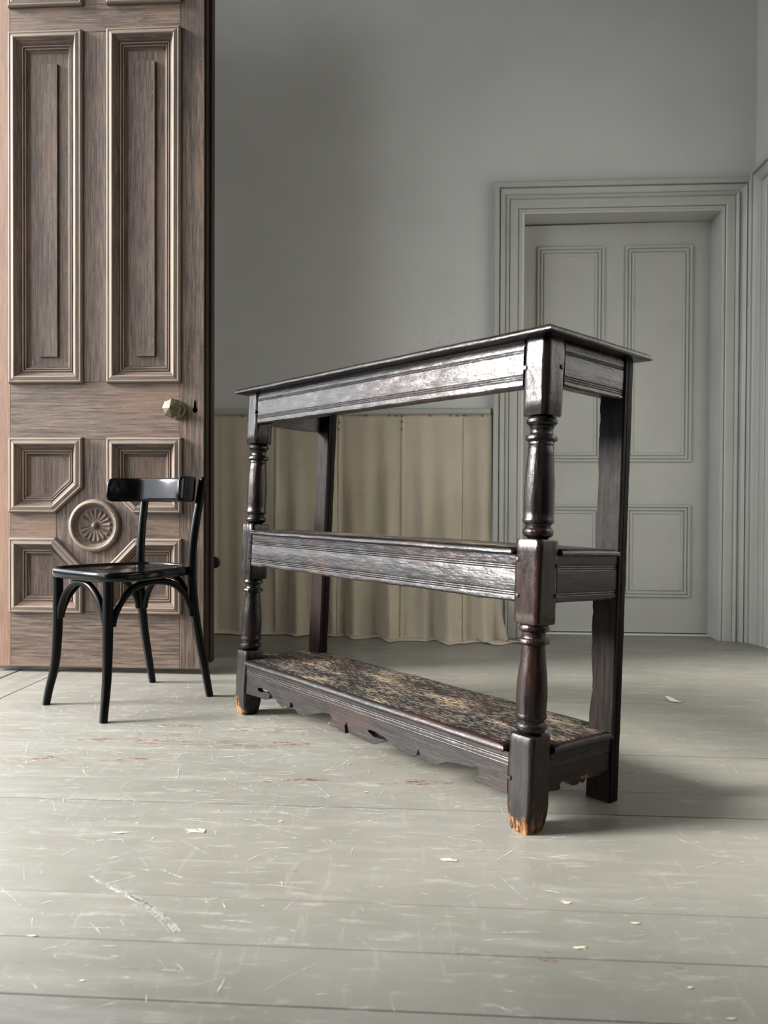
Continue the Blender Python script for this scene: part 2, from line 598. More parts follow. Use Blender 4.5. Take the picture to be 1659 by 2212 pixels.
mb = MB()
ARCS = [[(-0.529, 1.375), (-0.488, 1.342), (-0.437, 1.31), (-0.399, 1.276), (-0.365, 1.24), (-0.334, 1.197)],
        [(-0.433, 1.31), (-0.391, 1.276), (-0.357, 1.24), (-0.324, 1.195)],
        [(-0.359, 1.247), (-0.335, 1.22), (-0.314, 1.195)],
        [(-0.515, 1.368), (-0.46, 1.335), (-0.42, 1.305), (-0.38, 1.268)]]
for A in ARCS:
    for r in range(3):
        strip(mb, [to_room((x + random.gauss(0, .0015), y + random.gauss(0, .0015))) for x, y in A], 0.0055)
for i in range(3800):
    n_ = 0.55 + 3.1 * random.random() ** 1.1
    if random.random() < 0.45:
        n_ = random.gauss(2.25, 0.35)
    u_ = random.uniform(-1.4, 1.5)
    if random.random() < 0.35:
        u_ = random.gauss(-0.6, 0.4)
    if n_ > 3.6 or n_ < 0.5 or u_ < -1.44 or u_ > 1.5:
        continue
    ang = random.choice((random.gauss(0.1, 0.3), random.gauss(0.1, 0.3), random.gauss(-0.7, 0.4), random.uniform(0, PI)))
    ln = random.choice((0.010, 0.016, 0.022, 0.03, 0.045, 0.06, 0.11))
    cv = random.uniform(-2, 2) * ln
    P = []
    x, y = u_, n_
    m_ = 7
    for q in range(m_):
        P.append((x, y))
        ang += cv / m_ + random.gauss(0, 0.07)
        x += math.cos(ang) * ln / m_
        y += math.sin(ang) * ln / m_
    P = [p for p in P if -1.45 < p[0] < 1.55 and p[1] < 3.7]
    if len(P) > 3:
        strip(mb, P, random.choice((0.0010, 0.0014, 0.002, 0.003)), 0.0007 + random.random() * 0.0002)
o = mb.build('scuff_marks', M_SCUFF, floor)
o['kind'] = 'stuff'
mb = MB()
RED = [(-0.817, 2.155), (-0.768, 2.164), (-0.687, 2.157), (-0.646, 2.149), (-0.581, 2.15), (-0.641, 2.223), (-0.637, 2.306), (-0.594, 2.302), (-0.475, 2.139), (-0.419, 2.12), (-0.34, 2.109), (-0.294, 2.142), (-0.241, 2.13), (-0.447, 2.262), (-0.366, 2.268), (-0.309, 2.25), (-0.241, 2.251), (-0.95, 1.997), (-0.884, 2.013), (-0.71, 2.001), (-0.266, 1.855), (-0.187, 1.856), (0.048, 1.844), (0.087, 1.844), (0.229, 1.128), (0.247, 1.131), (0.42, 1.109)]
for p in RED:
    near = p[1] < 1.5
    for q in range(3 if near else 11):
        x, y = to_room((p[0] + random.gauss(0, 0.006 if near else 0.028), p[1] + random.gauss(0, 0.004 if near else 0.011)))
        ln = random.uniform(0.006, 0.014) if near else random.uniform(0.012, 0.05)
        strip(mb, [(x + ln * t / 4, y + random.gauss(0, 0.0006)) for t in range(5)], random.uniform(0.0015, 0.0055), 0.0010)
for q in range(70):
    x, y = random.uniform(-1.3, 1.3), random.uniform(0.9, 2.6)
    ln = random.uniform(0.004, 0.02)
    strip(mb, [(x + ln * t / 4, y + random.gauss(0, 0.0006)) for t in range(5)], random.uniform(0.001, 0.0025), 0.0010)
o = mb.build('worn_paint_marks', M_RUST, floor)
o['kind'] = 'stuff'
mb = MB()
CH = [(-0.384, 1.563, .016), (-0.372, 1.568, .012), (-0.532, 1.555, .010), (0.126, 1.442, .012), (0.301, 1.157, .009), (0.312, 1.289, .010)]
for q in range(14):
    CH.append((random.uniform(-1, 1), random.uniform(0.9, 2.2), random.uniform(0.002, 0.006)))
for x, y, r in CH:
    x, y = to_room((x, y))
    b = len(mb.v)
    for t in range(9):
        a = 2 * PI * t / 9
        rr = r * random.uniform(0.25, 1.15)
        mb.v.append(Vector((x + math.cos(a) * rr * 1.6, y + math.sin(a) * rr * 0.6, 0.0011)))
    mb.f.append(tuple(b + t for t in range(9)))
o = mb.build('paint_chips', M_CHIP, floor)
o['kind'] = 'stuff'


# ------------------------------------------------------------------ polygons with mitred mouldings
def mitre(poly):
    """corner vectors that move every corner of a counter-clockwise polygon inwards by one unit"""
    n = len(poly)
    out = []
    for i in range(n):
        p0, p1, p2 = Vector(poly[i - 1]), Vector(poly[i]), Vector(poly[(i + 1) % n])
        e1, e2 = (p1 - p0).normalized(), (p2 - p1).normalized()
        n1, n2 = Vector((-e1.y, e1.x)), Vector((-e2.y, e2.x))
        out.append((n1 + n2) / (1 + n1.dot(n2)))
    return out


def moulding_side(poly, i, prof, gap=0.0004):
    """one side of a moulded frame; prof = (inset, height, edge wear); front is -y"""
    mv = mitre(poly)
    n = len(poly)
    A, B = Vector(poly[i]), Vector(poly[(i + 1) % n])
    t = (B - A).normalized()
    mb = MB()
    ra, rb = [], []
    for d, h, e in prof:
        pa = A + mv[i] * d + t * gap
        pb = B + mv[(i + 1) % n] * d - t * gap
        ra.append(mb.vert((pa.x, -h, pa.y), edge=e))
        rb.append(mb.vert((pb.x, -h, pb.y), edge=e))
    k = len(prof)
    for q in range(k):
        w = (q + 1) % k
        mb.face(ra[q], ra[w], rb[w], rb[q])
    mb.face(*reversed(ra))
    mb.face(*rb)
    return mb, (t.x, 0, t.y)


def rect(x0, x1, z0, z1):
    return [(x0, z0), (x1, z0), (x1, z1), (x0, z1)]


# ------------------------------------------------------------------ white door in the back wall
d1 = empty('door_1', (0, 0, 0))
SN = 4.02
d1.matrix_world = RM @ Matrix.Translation((0.928, SN, 0))
struct(d1, 'closed white four-panel door in the back wall', 'door')
cx = 0.928
mb = MB()
mb.prism([(0.449 - cx, 0.012), (1.407 - cx, 0.012), (1.407 - cx, 2.1085), (1.05 - cx, 2.1055), (0.449 - cx, 2.098)], 0.0, 0.045)
slab = mb.build('leaf', M_TRIM, d1)
PW = [(0.0, -0.004, 0), (0.0, 0.009, 0), (0.003, 0.0135, 0), (0.0105, 0.0135, 0), (0.0130, 0.009, 0), (0.0140, 0.0030, 0), (0.0157, 0.0030, 0), (0.0170, 0.007, 0), (0.020, 0.0105, 0), (0.0275, 0.0105, 0), (0.0300, 0.006, 0), (0.0310, 0.0010, 0), (0.0327, 0.0010, 0), (0.0340, 0.004, 0), (0.037, 0.0075, 0), (0.045, 0.0075, 0), (0.049, 0.002, 0), (0.051, -0.004, 0)]
for (x0, x1) in ((0.531, 0.872), (0.976, 1.313)):
    for (z0, z1) in ((0.886, 1.988), (0.194, 0.668)):
        P = rect(x0 - cx, x1 - cx, z0, z1)
        pn = MB().box(x0 - cx + 0.045, x1 - cx - 0.045, -0.0012, 0.01, z0 + 0.045, z1 - 0.045).build('panel', M_TRIM, d1)
        for i in range(4):
            m_, ax = moulding_side(P, i, PW, 0.0)
            m_.build('moulding', M_TRIM, pn)
MB().box(0.449 - cx, 1.407 - cx, -0.03, 0.0, 0.0, 0.007).build('foot_light_strip', M_FOOTLIGHT, d1, bevel=0.002)  # white colour stands in for a line of light at the door's foot
# a door knob, almost hidden by the frame
kb = MB().lathe([(0.001, 0), (0.022, 0), (0.024, 0.004), (0.009, 0.010), (0.008, 0.028), (0.020, 0.034), (0.027, 0.046), (0.024, 0.058), (0.012, 0.064), (0.001, 0.065)], 20, 'Y', (0.462 - cx, 0, 0.775))
kb.build('knob', M_TRIM, d1, smooth=40)

# lining and architrave of that doorway
mb = MB()
mb.box(OL, OL + 0.004, N1 - 0.0, SN + 0.06, 0, OH)
mb.box(OR - 0.004, OR, N1 - 0.0, SN + 0.06, 0, OH)
mb.box(OL, OR, N1 - 0.0, SN + 0.06, OH - 0.002, OH + 0.001)
struct(room(mb.build('trim_1', M_TRIM)), 'painted lining inside the white doorway', 'door lining')

ARCH = [(0.0, -0.02), (0.0, 0.004), (0.0025, 0.0075), (0.010, 0.0085), (0.0125, 0.0055), (0.0135, 0.002), (0.0153, 0.002), (0.0165, 0.010), (0.020, 0.0130), (0.030, 0.0145), (0.056, 0.0155), (0.0575, 0.0105), (0.059, 0.0105), (0.061, 0.018), (0.066, 0.026), (0.0675, 0.029),
        (0.072, 0.029), (0.0745, 0.0215), (0.0755, 0.0175), (0.0773, 0.0175), (0.080, 0.021), (0.090, 0.024), (0.100, 0.031), (0.1045, 0.036), (0.107, 0.024), (0.1093, 0.024), (0.111, 0.043), (0.114, 0.046), (0.132, 0.046), (0.136, 0.043), (0.136, -0.02)]


def architrave(name, pts, out_dirs, face_y, label):
    """frame profile carried along an open path of corners; each corner has its outward mitre"""
    g = empty(name, (0, 0, 0))
    struct(g, label, 'door frame')
    for (a, b, da, db, piece) in zip(pts, pts[1:], out_dirs, out_dirs[1:], ('side_casing', 'head_casing', 'side_casing')):
        mb = MB()
        ra, rb = [], []
        for d, h in ARCH:
            ra.append(mb.vert((a[0] + da[0] * d, -h, a[1] + da[1] * d)))
            rb.append(mb.vert((b[0] + db[0] * d, -h, b[1] + db[1] * d)))
        k = len(ARCH)
        for q in range(k):
            w = (q + 1) % k
            mb.face(ra[q], ra[w], rb[w], rb[q])
        mb.face(*reversed(ra))
        mb.face(*rb)
        mb.build(piece, M_TRIM, g)
    return g


aL, aR, aH = 0.4345, 1.4085, 2.1185
g = architrave('trim_2', [(aL, 0), (aL, aH), (aR, aH), (aR, 0)], [(-1, 0), (-1, 1), (1, 1), (1, 0)], 0, 'moulded white frame around the closed panel door')
g.matrix_world = RM @ Matrix.Translation((0, N1 + 0.0, 0))
# the like frame of the doorway in the right wall, beginning at the corner
g = architrave('trim_3', [(0.155, 0), (0.155, aH + 0.03), (1.10, aH + 0.03), (1.10, 0)], [(-1, 0), (-1, 1), (1, 1), (1, 0)], 0, 'moulded white frame at the right edge of the picture')
g.matrix_world = RM @ Matrix.Translation((U1, N1 - 0.01, 0)) @ Matrix.Rotation(math.radians(-90), 4, 'Z')
d2 = MB().box(U1 - 0.004, U1 + 0.01, N1 - 1.12, N1 - 0.16, 0.01, aH + 0.03).build('door_2', M_TRIM)
struct(room(d2), 'white door in the right wall beside the corner', 'door')

# rounded ledge above the linen
mb = MB()
prof = [(0, 0.0), (0.030, 0.0), (0.042, 0.006), (0.045, 0.016), (0.040, 0.027), (0.026, 0.034), (0, 0.037)]
rings = []
for x, k in ((U0 + 0.002, 1), (0.2, 1), (0.262, 1), (0.280, 0.9), (0.289, 0.6), (0.292, 0.2)):
    rings.append([(x, N1 - d * k + 0.001, 1.112 + h) for d, h in prof])
mb.loft(rings)
struct(room(mb.build('trim_4', M_TRIM, smooth=50)), 'rounded white ledge along the wall above the linen curtain', 'ledge')


# nails above the door frame
def nail(x, n, z, label, tilt):
    o = MB().tube([(0, 0, 0), (0, -0.004, 0.002), (0, -0.012, 0.014)], [0.0014, 0.0014, 0.0012], 8).build('nail', M_IRON, None, smooth=60)
    mb2 = MB().lathe([(0.0005, 0), (0.0028, 0), (0.0028, 0.001), (0.0005, 0.0012)], 8, 'Z', (0, -0.012, 0.0135))
    h = mb2.build('nail_head', M_IRON, o)
    o.matrix_world = RM @ Matrix.Translation((x, n, z)) @ Matrix.Rotation(tilt, 4, 'Z')
    tag(o, label, 'nail', 'nails above the white door frames')


nail(0.363, N1 + 0.002, 2.252, 'small iron nail over the left corner of the white door frame', 0)
nail(0.696, N1 + 0.002, 2.252, 'small iron nail in the wall, second from the left above the door frame', 0)
nail(1.073, N1 + 0.002, 2.252, 'small iron nail over the right half of the white door frame', 0)
nail(U1 + 0.002, N1 - 0.18, 2.305, 'small iron nail in the right wall beside the corner', -PI / 2)

# ------------------------------------------------------------------ linen curtain
cur = empty('linen_curtain', (0, 0, 0))
cur.matrix_world = RM @ Matrix.Translation((-0.4, 3.86, 0))
tag(cur, 'natural linen curtain tacked along the back wall beneath a ledge', 'curtain')


def lerp(x, T_):
    for (a, b), (c, d) in zip(T_, T_[1:]):
        if x <= c:
            t = max(0.0, min(1.0, (x - a) / (c - a)))
            return b + (d - b) * t
    return T_[-1][1]


BOT = [(-1.8, 3.85), (-1.02, 3.860), (-0.79, 3.862), (-0.60, 3.862), (-0.40, 3.845), (-0.07, 3.785), (0.15, 3.725), (0.30, 3.725), (0.46, 3.765)]
SEAM = [-1.74, -1.436, -1.112, -0.795, -0.475, -0.156, 0.152, 0.287]


def fold(u, z):
    k = max(0.0, min(1.0, (1.12 - z) / 1.12))
    w = 0.5 * math.sin(u * 41 + 0.8) + 0.34 * math.sin(u * 23.5 + 2.1 + z * 1.1) + 0.30 * math.sin(u * 67 + 1.7 * z) + 0.5 * nz((u * 3.0, z * 0.6, 0), 3.0, 4.0)
    return w * (0.0040 + 0.052 * k ** 1.35) * (0.30 + 0.70 * min(1, max(0, (u + 1.1) / 0.9)))


NV = 64
for si in range(len(SEAM) - 1):
    a, b = SEAM[si], SEAM[si + 1]
    last = si == len(SEAM) - 2
    nu = max(10, int((b - a) / 0.0085))
    mb = MB()
    for j in range(NV + 1):
        v = j / NV
        for i in range(nu + 1):
            s = i / nu
            z = 1.113 * (1 - min(1, v / 0.955)) if v < 0.955 else 0.0
            z = max(z, 0.004)
            u = a + (b - a + 0.006) * s
            k = (1.113 - z) / 1.113
            if last:
                u += s * (0.010 * k + 0.066 * k ** 4)
            elif si == len(SEAM) - 3:
                u += s * 0.0
            bn = lerp(u, BOT)
            belly = max(0.0, min(1.0, (0.62 - z) / 0.62))
            n_ = 3.856 + (bn - 3.856) * belly ** 1.7
            n_ += fold(u, z)
            edge = math.exp(-((s * (b - a)) / 0.008) ** 2)
            n_ -= 0.0065 * edge * (0.5 + 0.8 * k)
            n_ += 0.003 * math.exp(-((s * (b - a) - 0.020) / 0.010) ** 2)
            n_ = min(n_, 3.872)
            if v > 0.955:                        # the cloth breaks on the floor and runs forward
                t = (v - 0.955) / 0.045
                wv = 0.5 + 0.5 * nz((u * 3, 0, 0), 2.2, 9.0) + 0.3 * nz((u * 9, 0, 0), 2.2, 2.0)
                run = (0.030 + 0.055 * max(0, wv)) * (0.6 if u < -0.4 else 1.0)
                n_ -= run * t
                z = 0.004 + 0.010 * math.sin(PI * t) * (0.3 + max(0, nz((u * 8, t, 0), 2.0, 3.0)))
                if last:
                    u += 0.125 * t * s
            mb.v.append(Vector((u + 0.4, n_ - 3.86, z)))
    w = nu + 1
    for j in range(NV):
        for i in range(nu):
            mb.f.append((j * w + i, j * w + i + 1, (j + 1) * w + i + 1, (j + 1) * w + i))
    mb.build('cloth_panel', M_LINEN, cur, grain='z', smooth=180, solid=0.0016)
TACK = [(-1.112, 1.105), (-1.112, 1.072), (-1.112, 1.040), (-0.962, 1.107), (-0.87, 1.107), (-0.64, 1.107), (-0.334, 1.107), (-0.219, 1.107), (-0.184, 1.107), (-0.153, 1.106), (-0.014, 1.107), (0.088, 1.107), (0.122, 1.106), (0.158, 1.107), (0.245, 1.105), (-0.468, 1.073), (-0.470, 1.041), (-0.153, 1.076), (-0.154, 1.041)]
tk = None
for u, z in TACK:
    if tk is None:
        tk = MB().lathe([(0.0002, 0.0052), (0.0026, 0.0046), (0.0044, 0.0026), (0.005, 0.0), (0.003, -0.004)], 12, 'Y').build('tack', M_BRASS, cur, smooth=50)
        o = tk
    else:
        o = tk.copy()
        COL.objects.link(o)
        o.parent = cur
    o.location = (u + 0.4, -0.0125, z)

# ------------------------------------------------------------------ panelled timber door standing open
LX = -1.3145
leaf = empty('door_3', (0, 0, 0))
leaf.matrix_world = RM @ Matrix.Translation((LX, 2.93, 0))
struct(leaf, 'tall weathered brown panelled entrance door standing open on the left', 'door')


def X(u):
    return u - LX


ZB, ZT = 0.0217, 3.03
dp = lambda name, x0, x1, z0, z1, gr, mt=M_DOOR: MB().box(X(x0), X(x1), 0.0, 0.052, z0, z1).build(name, mt, leaf, grain=gr, bevel=0.0009, seg=1)
dp('stile', -1.752, -1.6570, ZB, ZT, 'z', M_DOORWARM)
dp('stile', -0.9785, -0.885, ZB + 0.001, ZT, 'z')
dp('rail', -1.6563, -0.9792, ZB, 0.2395, 'x')
dp('rail', -1.6563, -0.9792, 0.9155, 1.1375, 'x')
dp('rail', -1.6563, -0.9792, 2.4930, 2.5990, 'x')
dp('rail', -1.6563, -0.9792, 2.9500, ZT, 'x')
dp('muntin', -1.3690, -1.2600, 1.1380, 2.4925, 'z')
dp('muntin', -1.3690, -1.2600, 2.5995, 2.9495, 'z')
cxs = [(-1.368, .240), (-1.261, .240), (-1.261, .420), (-1.1573, .527), (-1.1573, .629), (-1.261, .730), (-1.261, .915), (-1.368, .915), (-1.368, .730), (-1.4717, .629), (-1.4717, .527), (-1.368, .420)]
MB().prism([(X(x), z) for x, z in cxs], 0.0005, 0.05).build('centre_panel', M_DOOR, leaf, grain='z', bevel=0.0009, seg=1)
dp('rail', -1.6563, -1.4722, 0.526, 0.630, 'x')
dp('rail', -1.1568, -0.9792, 0.526, 0.630, 'x')
# strip on the closing edge, seen dark beside the leaf
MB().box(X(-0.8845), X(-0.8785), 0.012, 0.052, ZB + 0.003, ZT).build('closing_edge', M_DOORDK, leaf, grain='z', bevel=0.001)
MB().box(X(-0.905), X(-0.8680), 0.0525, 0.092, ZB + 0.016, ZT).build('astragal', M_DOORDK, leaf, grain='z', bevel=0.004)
kb = MB().lathe([(0.001, 0), (0.020, 0.0), (0.024, 0.010), (0.018, 0.026), (0.008, 0.032), (0.001, 0.033)], 18, 'Y')
kb = kb.build('bolt_knob', M_IRON, leaf, smooth=40)
kb.location = (X(-0.879), 0.125, 0.427)
kb.rotation_euler = (PI, 0, 0)

PD = [(0.0, -0.030, 0), (0.0, 0.006, .2), (0.0025, 0.0125, .9), (0.006, 0.0165, 1), (0.010, 0.0165, .8), (0.0115, 0.0148, .1), (0.0135, 0.0155, .5), (0.025, 0.0188, .7), (0.0272, 0.0172, .8), (0.0300, 0.0120, .1), (0.0445, -0.0045, 0), (0.0465, -0.0085, 0), (0.0480, -0.0085, 0), (0.0495, -0.0040, .6), (0.0535, -0.0042, .5), (0.0550, -0.0110, 0), (0.0570, -0.0125, 0), (0.0590, -0.0085, .5), (0.0625, -0.0090, .4), (0.0640, -0.0150, 0), (0.0715, -0.0235, 0), (0.0745, -0.0250, 0), (0.0745, -0.030, 0)]


def door_panel(poly, strip_rect=None):
    P = [(X(x), z) for x, z in poly]
    mv = mitre(P)
    inner = [(p[0] + m.x * 0.06, p[1] + m.y * 0.06) for p, m in zip(P, mv)]
    pn = MB().prism(inner, 0.0250, 0.045).build('panel', M_DOOR, leaf, grain='z')
    for i in range(len(P)):
        m_, ax = moulding_side(P, i, PD)
        m_.build('moulding', M_DOOR, pn, grain=ax, bevel=0.0006, seg=1)
    if strip_rect:
        x0, x1, z0, z1 = strip_rect
        MB().box(X(x0), X(x1), 0.0140, 0.0255, z0, z1).build('raised_strip', M_DOOR, pn, grain='z', bevel=0.001)


for (x0, x1) in ((-1.660, -1.3618), (-1.2671, -0.9738)):
    c = (x0 + x1) / 2
    door_panel(rect(x0, x1, 1.132, 2.4997), (c - 0.0365, c + 0.0365, 1.240, 2.385))
    door_panel(rect(x0, x1, 2.5923, 2.955), (c - 0.0365, c + 0.0365, 2.70, 2.85))
ul = [(-1.660, .626), (-1.4717, .626), (-1.3618, .7268), (-1.3618, .9219), (-1.660, .9219)]
ll = [(-1.660, .2332), (-1.3618, .2332), (-1.3618, .4183), (-1.4717, .530), (-1.660, .530)]
mir = lambda P: [(2 * LX - x + 0.0002, z) for x, z in reversed(P)]
door_panel(ul)
door_panel(ll)
door_panel(mir(ul))
door_panel(mir(ll))

# carved rosette
RX, RZ = X(-1.3145), 0.578
ring = MB().lathe([(0.104, -0.004), (0.104, 0.006), (0.101, 0.015), (0.096, 0.0195), (0.090, 0.0205), (0.085, 0.018), (0.0825, 0.013), (0.080, 0.010), (0.073, 0.002), (0.070, -0.002), (0.066, -0.006), (0.001, -0.006)], 72, 'Y', (RX, 0, RZ))
ring = ring.build('rosette', M_DOOR, leaf, grain='x', smooth=35)
at = ring.data.attributes.new('edge', 'FLOAT', 'POINT')
for i, v in enumerate(ring.data.vertices):
    r = math.hypot(v.co.x - RX, v.co.z - RZ)
    at.data[i].value = 0.8 if 0.086 < r < 0.100 else 0.1
NP = 18
for k in range(NP):
    a = 2 * PI * (k + 0.25) / NP
    mb = MB()
    rings = []
    for s in range(10):
        t = s / 9
        r = 0.013 + t * 0.053
        hw = (r * PI / NP * 0.93) * (1.0 if t < 0.86 else math.sqrt(max(0.02, 1 - ((t - 0.86) / 0.145) ** 2)))
        hh = (0.004 + 0.0085 * t) * (1.0 if t < 0.86 else math.sqrt(max(0.03, 1 - ((t - 0.86) / 0.145) ** 2)))
        row = []
        for q in range(9):
            ph = PI * q / 8
            off = -hw * math.cos(ph)
            row.append((RX + r * math.cos(a) - off * math.sin(a), 0.0058 - hh * math.sin(ph), RZ + r * math.sin(a) + off * math.cos(a)))
        rings.append(row)
    mb.loft(rings, closed=True, caps=True)
    mb.build('petal', M_DOOR, ring, grain=(math.cos(a), 0, math.sin(a)), smooth=50)
MB().lathe([(0.0165, -0.008), (0.0165, 0.000), (0.0145, 0.0035), (0.0125, 0.004), (0.0118, 0.009), (0.009, 0.0145), (0.005, 0.0172), (0.0005, 0.018)], 24, 'Y', (RX, 0, RZ)).build('boss', M_DOOR, ring, grain='x', smooth=40)

# faceted brass knob with its rose, keyhole
KX, KZ = X(-0.992), 1.029
rose = MB()
rose.lathe([(0.001, -0.002), (0.040, -0.002), (0.040, 0.003), (0.034, 0.009), (0.022, 0.013), (0.015, 0.016), (0.001, 0.016)], 8, 'Y', (KX, 0, KZ))
rose = rose.build('knob_rose', M_BRASS, leaf)
mb = MB()
mb.lathe([(0.001, 0.010), (0.011, 0.010), (0.011, 0.026), (0.020, 0.030), (0.0375, 0.054), (0.034, 0.060), (0.0008, 0.080)], 8, 'Y', (KX, 0, KZ))
mb.build('knob', M_BRASS, rose)
mb = MB()
kh = []
for q in range(24):
    a = 2 * PI * q / 24
    kh.append((math.cos(a) * (0.0095 if math.sin(a) < 0.2 else 0.0055), math.sin(a) * (0.014 if math.sin(a) < 0 else 0.036)))
mb.prism([(X(-0.919) + x, 1.030 + z) for x, z in kh], -0.0006, 0.004)
mb.build('keyhole', M_VOID, leaf)

# ------------------------------------------------------------------ dark oak shelves (open three-tier buffet)
L_, D_, A_ = 1.1999, 0.3127, 0.0658
TT, B_ = 0.0321, 0.0655
W_TT, W1, W2, W3, W4, WTOP = 1.0141, 0.8562, 0.6006, 0.4257, 0.1988, 1.0318
Rb = Matrix(((-0.6439, 0.7646, 0.0362), (0.7655, 0.6434, 0.0256), (0.0038, -0.0442, 0.9990)))
P0 = Vector((0.2935, 1.5351, 0))
cu, cv, cw = (Rb.col[0].normalized(), Rb.col[1].normalized(), Rb.col[2].normalized())
org = P0 + cu * (L_ / 2) + cv * (D_ / 2)
ax_x = (-cu).normalized()
ax_z = cw
ax_y = ax_z.cross(ax_x).normalized()
ax_x = ax_y.cross(ax_z)
BM_ = Matrix((ax_x, ax_y, ax_z)).transposed().to_4x4()
BM_.translation = org
buf = empty('oak_buffet', (0, 0, 0), matrix=BM_)
tag(buf, 'dark oak three-tier buffet with turned front legs standing in the middle of the floor', 'buffet')


def Q(u, v, w):
    """u from the right outer side to the left, v from front to back, w up"""
    return Vector((L_ / 2 - u, v - D_ / 2, w))


BR = BM_.to_3x3()


def floor_w(u, v):
    """local height at which this place of the leg meets the floor"""
    p = Q(u, v, 0)
    return (0.0006 - org.z - (BR[2][0] * p.x + BR[2][1] * p.y)) / BR[2][2]


def rough_up(mb, amp=0.0006, s=22, seed=0.0):
    for p in mb.v:
        p += Vector((nz(p, s, seed), nz(p, s, seed + 5), nz(p, s, seed + 9) * 0.4)) * amp


def sq_ring(hs, ch, n=56):
    out = []
    for k in range(n):
        a = 2 * PI * (k + 0.5) / n
        r = min(hs / max(abs(math.cos(a)), abs(math.sin(a))), (2 * hs - ch) / (abs(math.cos(a)) + abs(math.sin(a))))
        out.append((r * math.cos(a), r * math.sin(a)))
    return out


NR = 56
BAL_UP = [(0.0, .0205), (.003, .0275), (.008, .0322), (.014, .0322), (.0185, .0285), (.0205, .0240), (.022, .0262), (.0245, .0245), (.028, .0232), (.036, .0232), (.0385, .0250), (.0405, .0305), (.0445, .0330), (.0495, .0328), (.0525, .0282), (.0545, .0262), (.0585, .0268), (.061, .0248), (.063, .0262),
          (.080, .0268), (.110, .0290), (.140, .0308), (.170, .0315), (.198, .0312), (.212, .0308), (.2145, .0322), (.2185, .0328), (.2215, .0318), (.2235, .0280), (.2275, .0258), (.2315, .0262), (.234, .0298), (.239, .0318), (.2445, .0318), (.249, .0290), (.2515, .0235), (.2556, .0205)]
BAL_LO = [(0.0, .0205), (.002, .0285), (.007, .0312), (.012, .0310), (.0155, .0275), (.0175, .0232), (.026, .0226), (.029, .0238), (.031, .0300), (.035, .0320), (.0395, .0318), (.0420, .0270), (.0440, .0238), (.052, .0240), (.075, .0262), (.100, .0292), (.125, .0315), (.150, .0322), (.172, .0318), (.1755, .0312), (.1775, .0316), (.180, .0312),
          (.185, .0316), (.1875, .0326), (.1915, .0328), (.1945, .0312), (.1965, .0278), (.2005, .0268), (.203, .0298), (.2075, .0325), (.2135, .0328), (.219, .0305), (.2225, .0250), (.2269, .0205)]


def front_leg(u0, seed, rawside):
    """u0 = outer u of the leg's square"""
    cu_, cv_ = u0 + A_ / 2, A_ / 2
    hs = A_ / 2
    mb = MB()
    st = []                                    # (w, kind, size)
    w = 0.0
    zs = [0.0, 0.004, 0.010, 0.018, 0.028, 0.040, 0.055, 0.075, 0.10, 0.125, 0.15, 0.175, W4 - 0.004, W4]
    for z in zs:
        st.append((z, 's', hs))
    for h, r in reversed(BAL_LO):
        st.append((W3 - h, 'c', r))
    for z in (W3, W3 + .003, W3 + .03, W3 + .06, W3 + .09, W3 + .12, W3 + .15, W2 - .004, W2):
        st.append((z, 's', hs + 0.0005))
    for h, r in reversed(BAL_UP):
        st.append((W1 - h, 'c', r))
    for z in (W1, W1 + .003, W1 + .03, W1 + .06, W1 + .09, W1 + .12, W_TT):
        st.append((z, 's', hs))
    rings = []
    rw = []
    for i, (z, kd, s) in enumerate(st):
        ring = []
        for k in range(NR):
            a = 2 * PI * (k + 0.5) / NR
            if kd == 's':
                sh = 0.0
                if z < 0.06:                  # foot worn round
                    sh = 0.007 * (1 - z / 0.06) ** 2
                if i > 0 and st[i - 1][1] == 'c' or i + 1 < len(st) and st[i + 1][1] == 'c':
                    sh = 0.0022
                ch = 0.007 + 0.003 * nz((0, 0, z), 14, seed + k // 14)
                if z > W1:
                    ch += 0.004
                h2 = s - sh
                r = min(h2 / max(abs(math.cos(a)), abs(math.sin(a))), (2 * h2 - ch) / (abs(math.cos(a)) + abs(math.sin(a))))
                if z < 0.05:
                    r -= 0.0035 * max(0, nz((math.cos(a), math.sin(a), z * 4), 2.6, seed)) + 0.0022 * max(0, nz((math.cos(a) * 4, math.sin(a) * 4, z), 3.0, seed))
            else:
                r = s + 0.0006 * nz((math.cos(a) * 2, math.sin(a) * 2, z * 30), 1.0, seed)
            x, y = r * math.cos(a), r * math.sin(a)
            uu, vv = cu_ - x, cv_ + y
            zz = z
            if z < 0.03:
                f0 = floor_w(uu, vv)
                zz = z + f0 * (1 - z / 0.03)
            ring.append(Q(uu, vv, zz))
            front = -math.sin(a) * 0.7 + math.cos(a) * rawside
            rw.append(max(0.0, (0.075 - z) / 0.075) * (0.42 + 0.30 * front) if z < 0.075 else (0.12 if kd == 's' and abs(z - W4) < 0.006 else 0.0))
        rings.append(ring)
    mb.loft(rings)
    for i, x in enumerate(rw):
        mb.a.setdefault('raw', {})[i] = max(0.0, x)
    rough_up(mb, 0.0011, 26, seed)
    return mb.build('front_leg', M_OAK, buf, grain='z', smooth=38)


def pegs(parent, lst, face):
    for a, w in lst:
        if face == 'front':
            c, n = Q(a, -0.0006, w), Vector((0, -1, 0))
        elif face == 'right':
            c, n = Q(-0.0006, a, w), Vector((1, 0, 0))
        else:
            c, n = Q(L_ + 0.0006, a, w), Vector((-1, 0, 0))
        t = n.orthogonal().normalized()
        b = n.cross(t)
        mb = MB()
        rings = []
        for r, h in ((0.0052, -0.004), (0.0052, 0.0010), (0.0044, 0.0019), (0.0008, 0.0023)):
            rings.append([c + n * h + (t * math.cos(2 * PI * k / 10) + b * math.sin(2 * PI * k / 10)) * r for k in range(10)])
        mb.loft(rings)
        mb.build('peg', M_OAK, parent, grain=n, smooth=40)


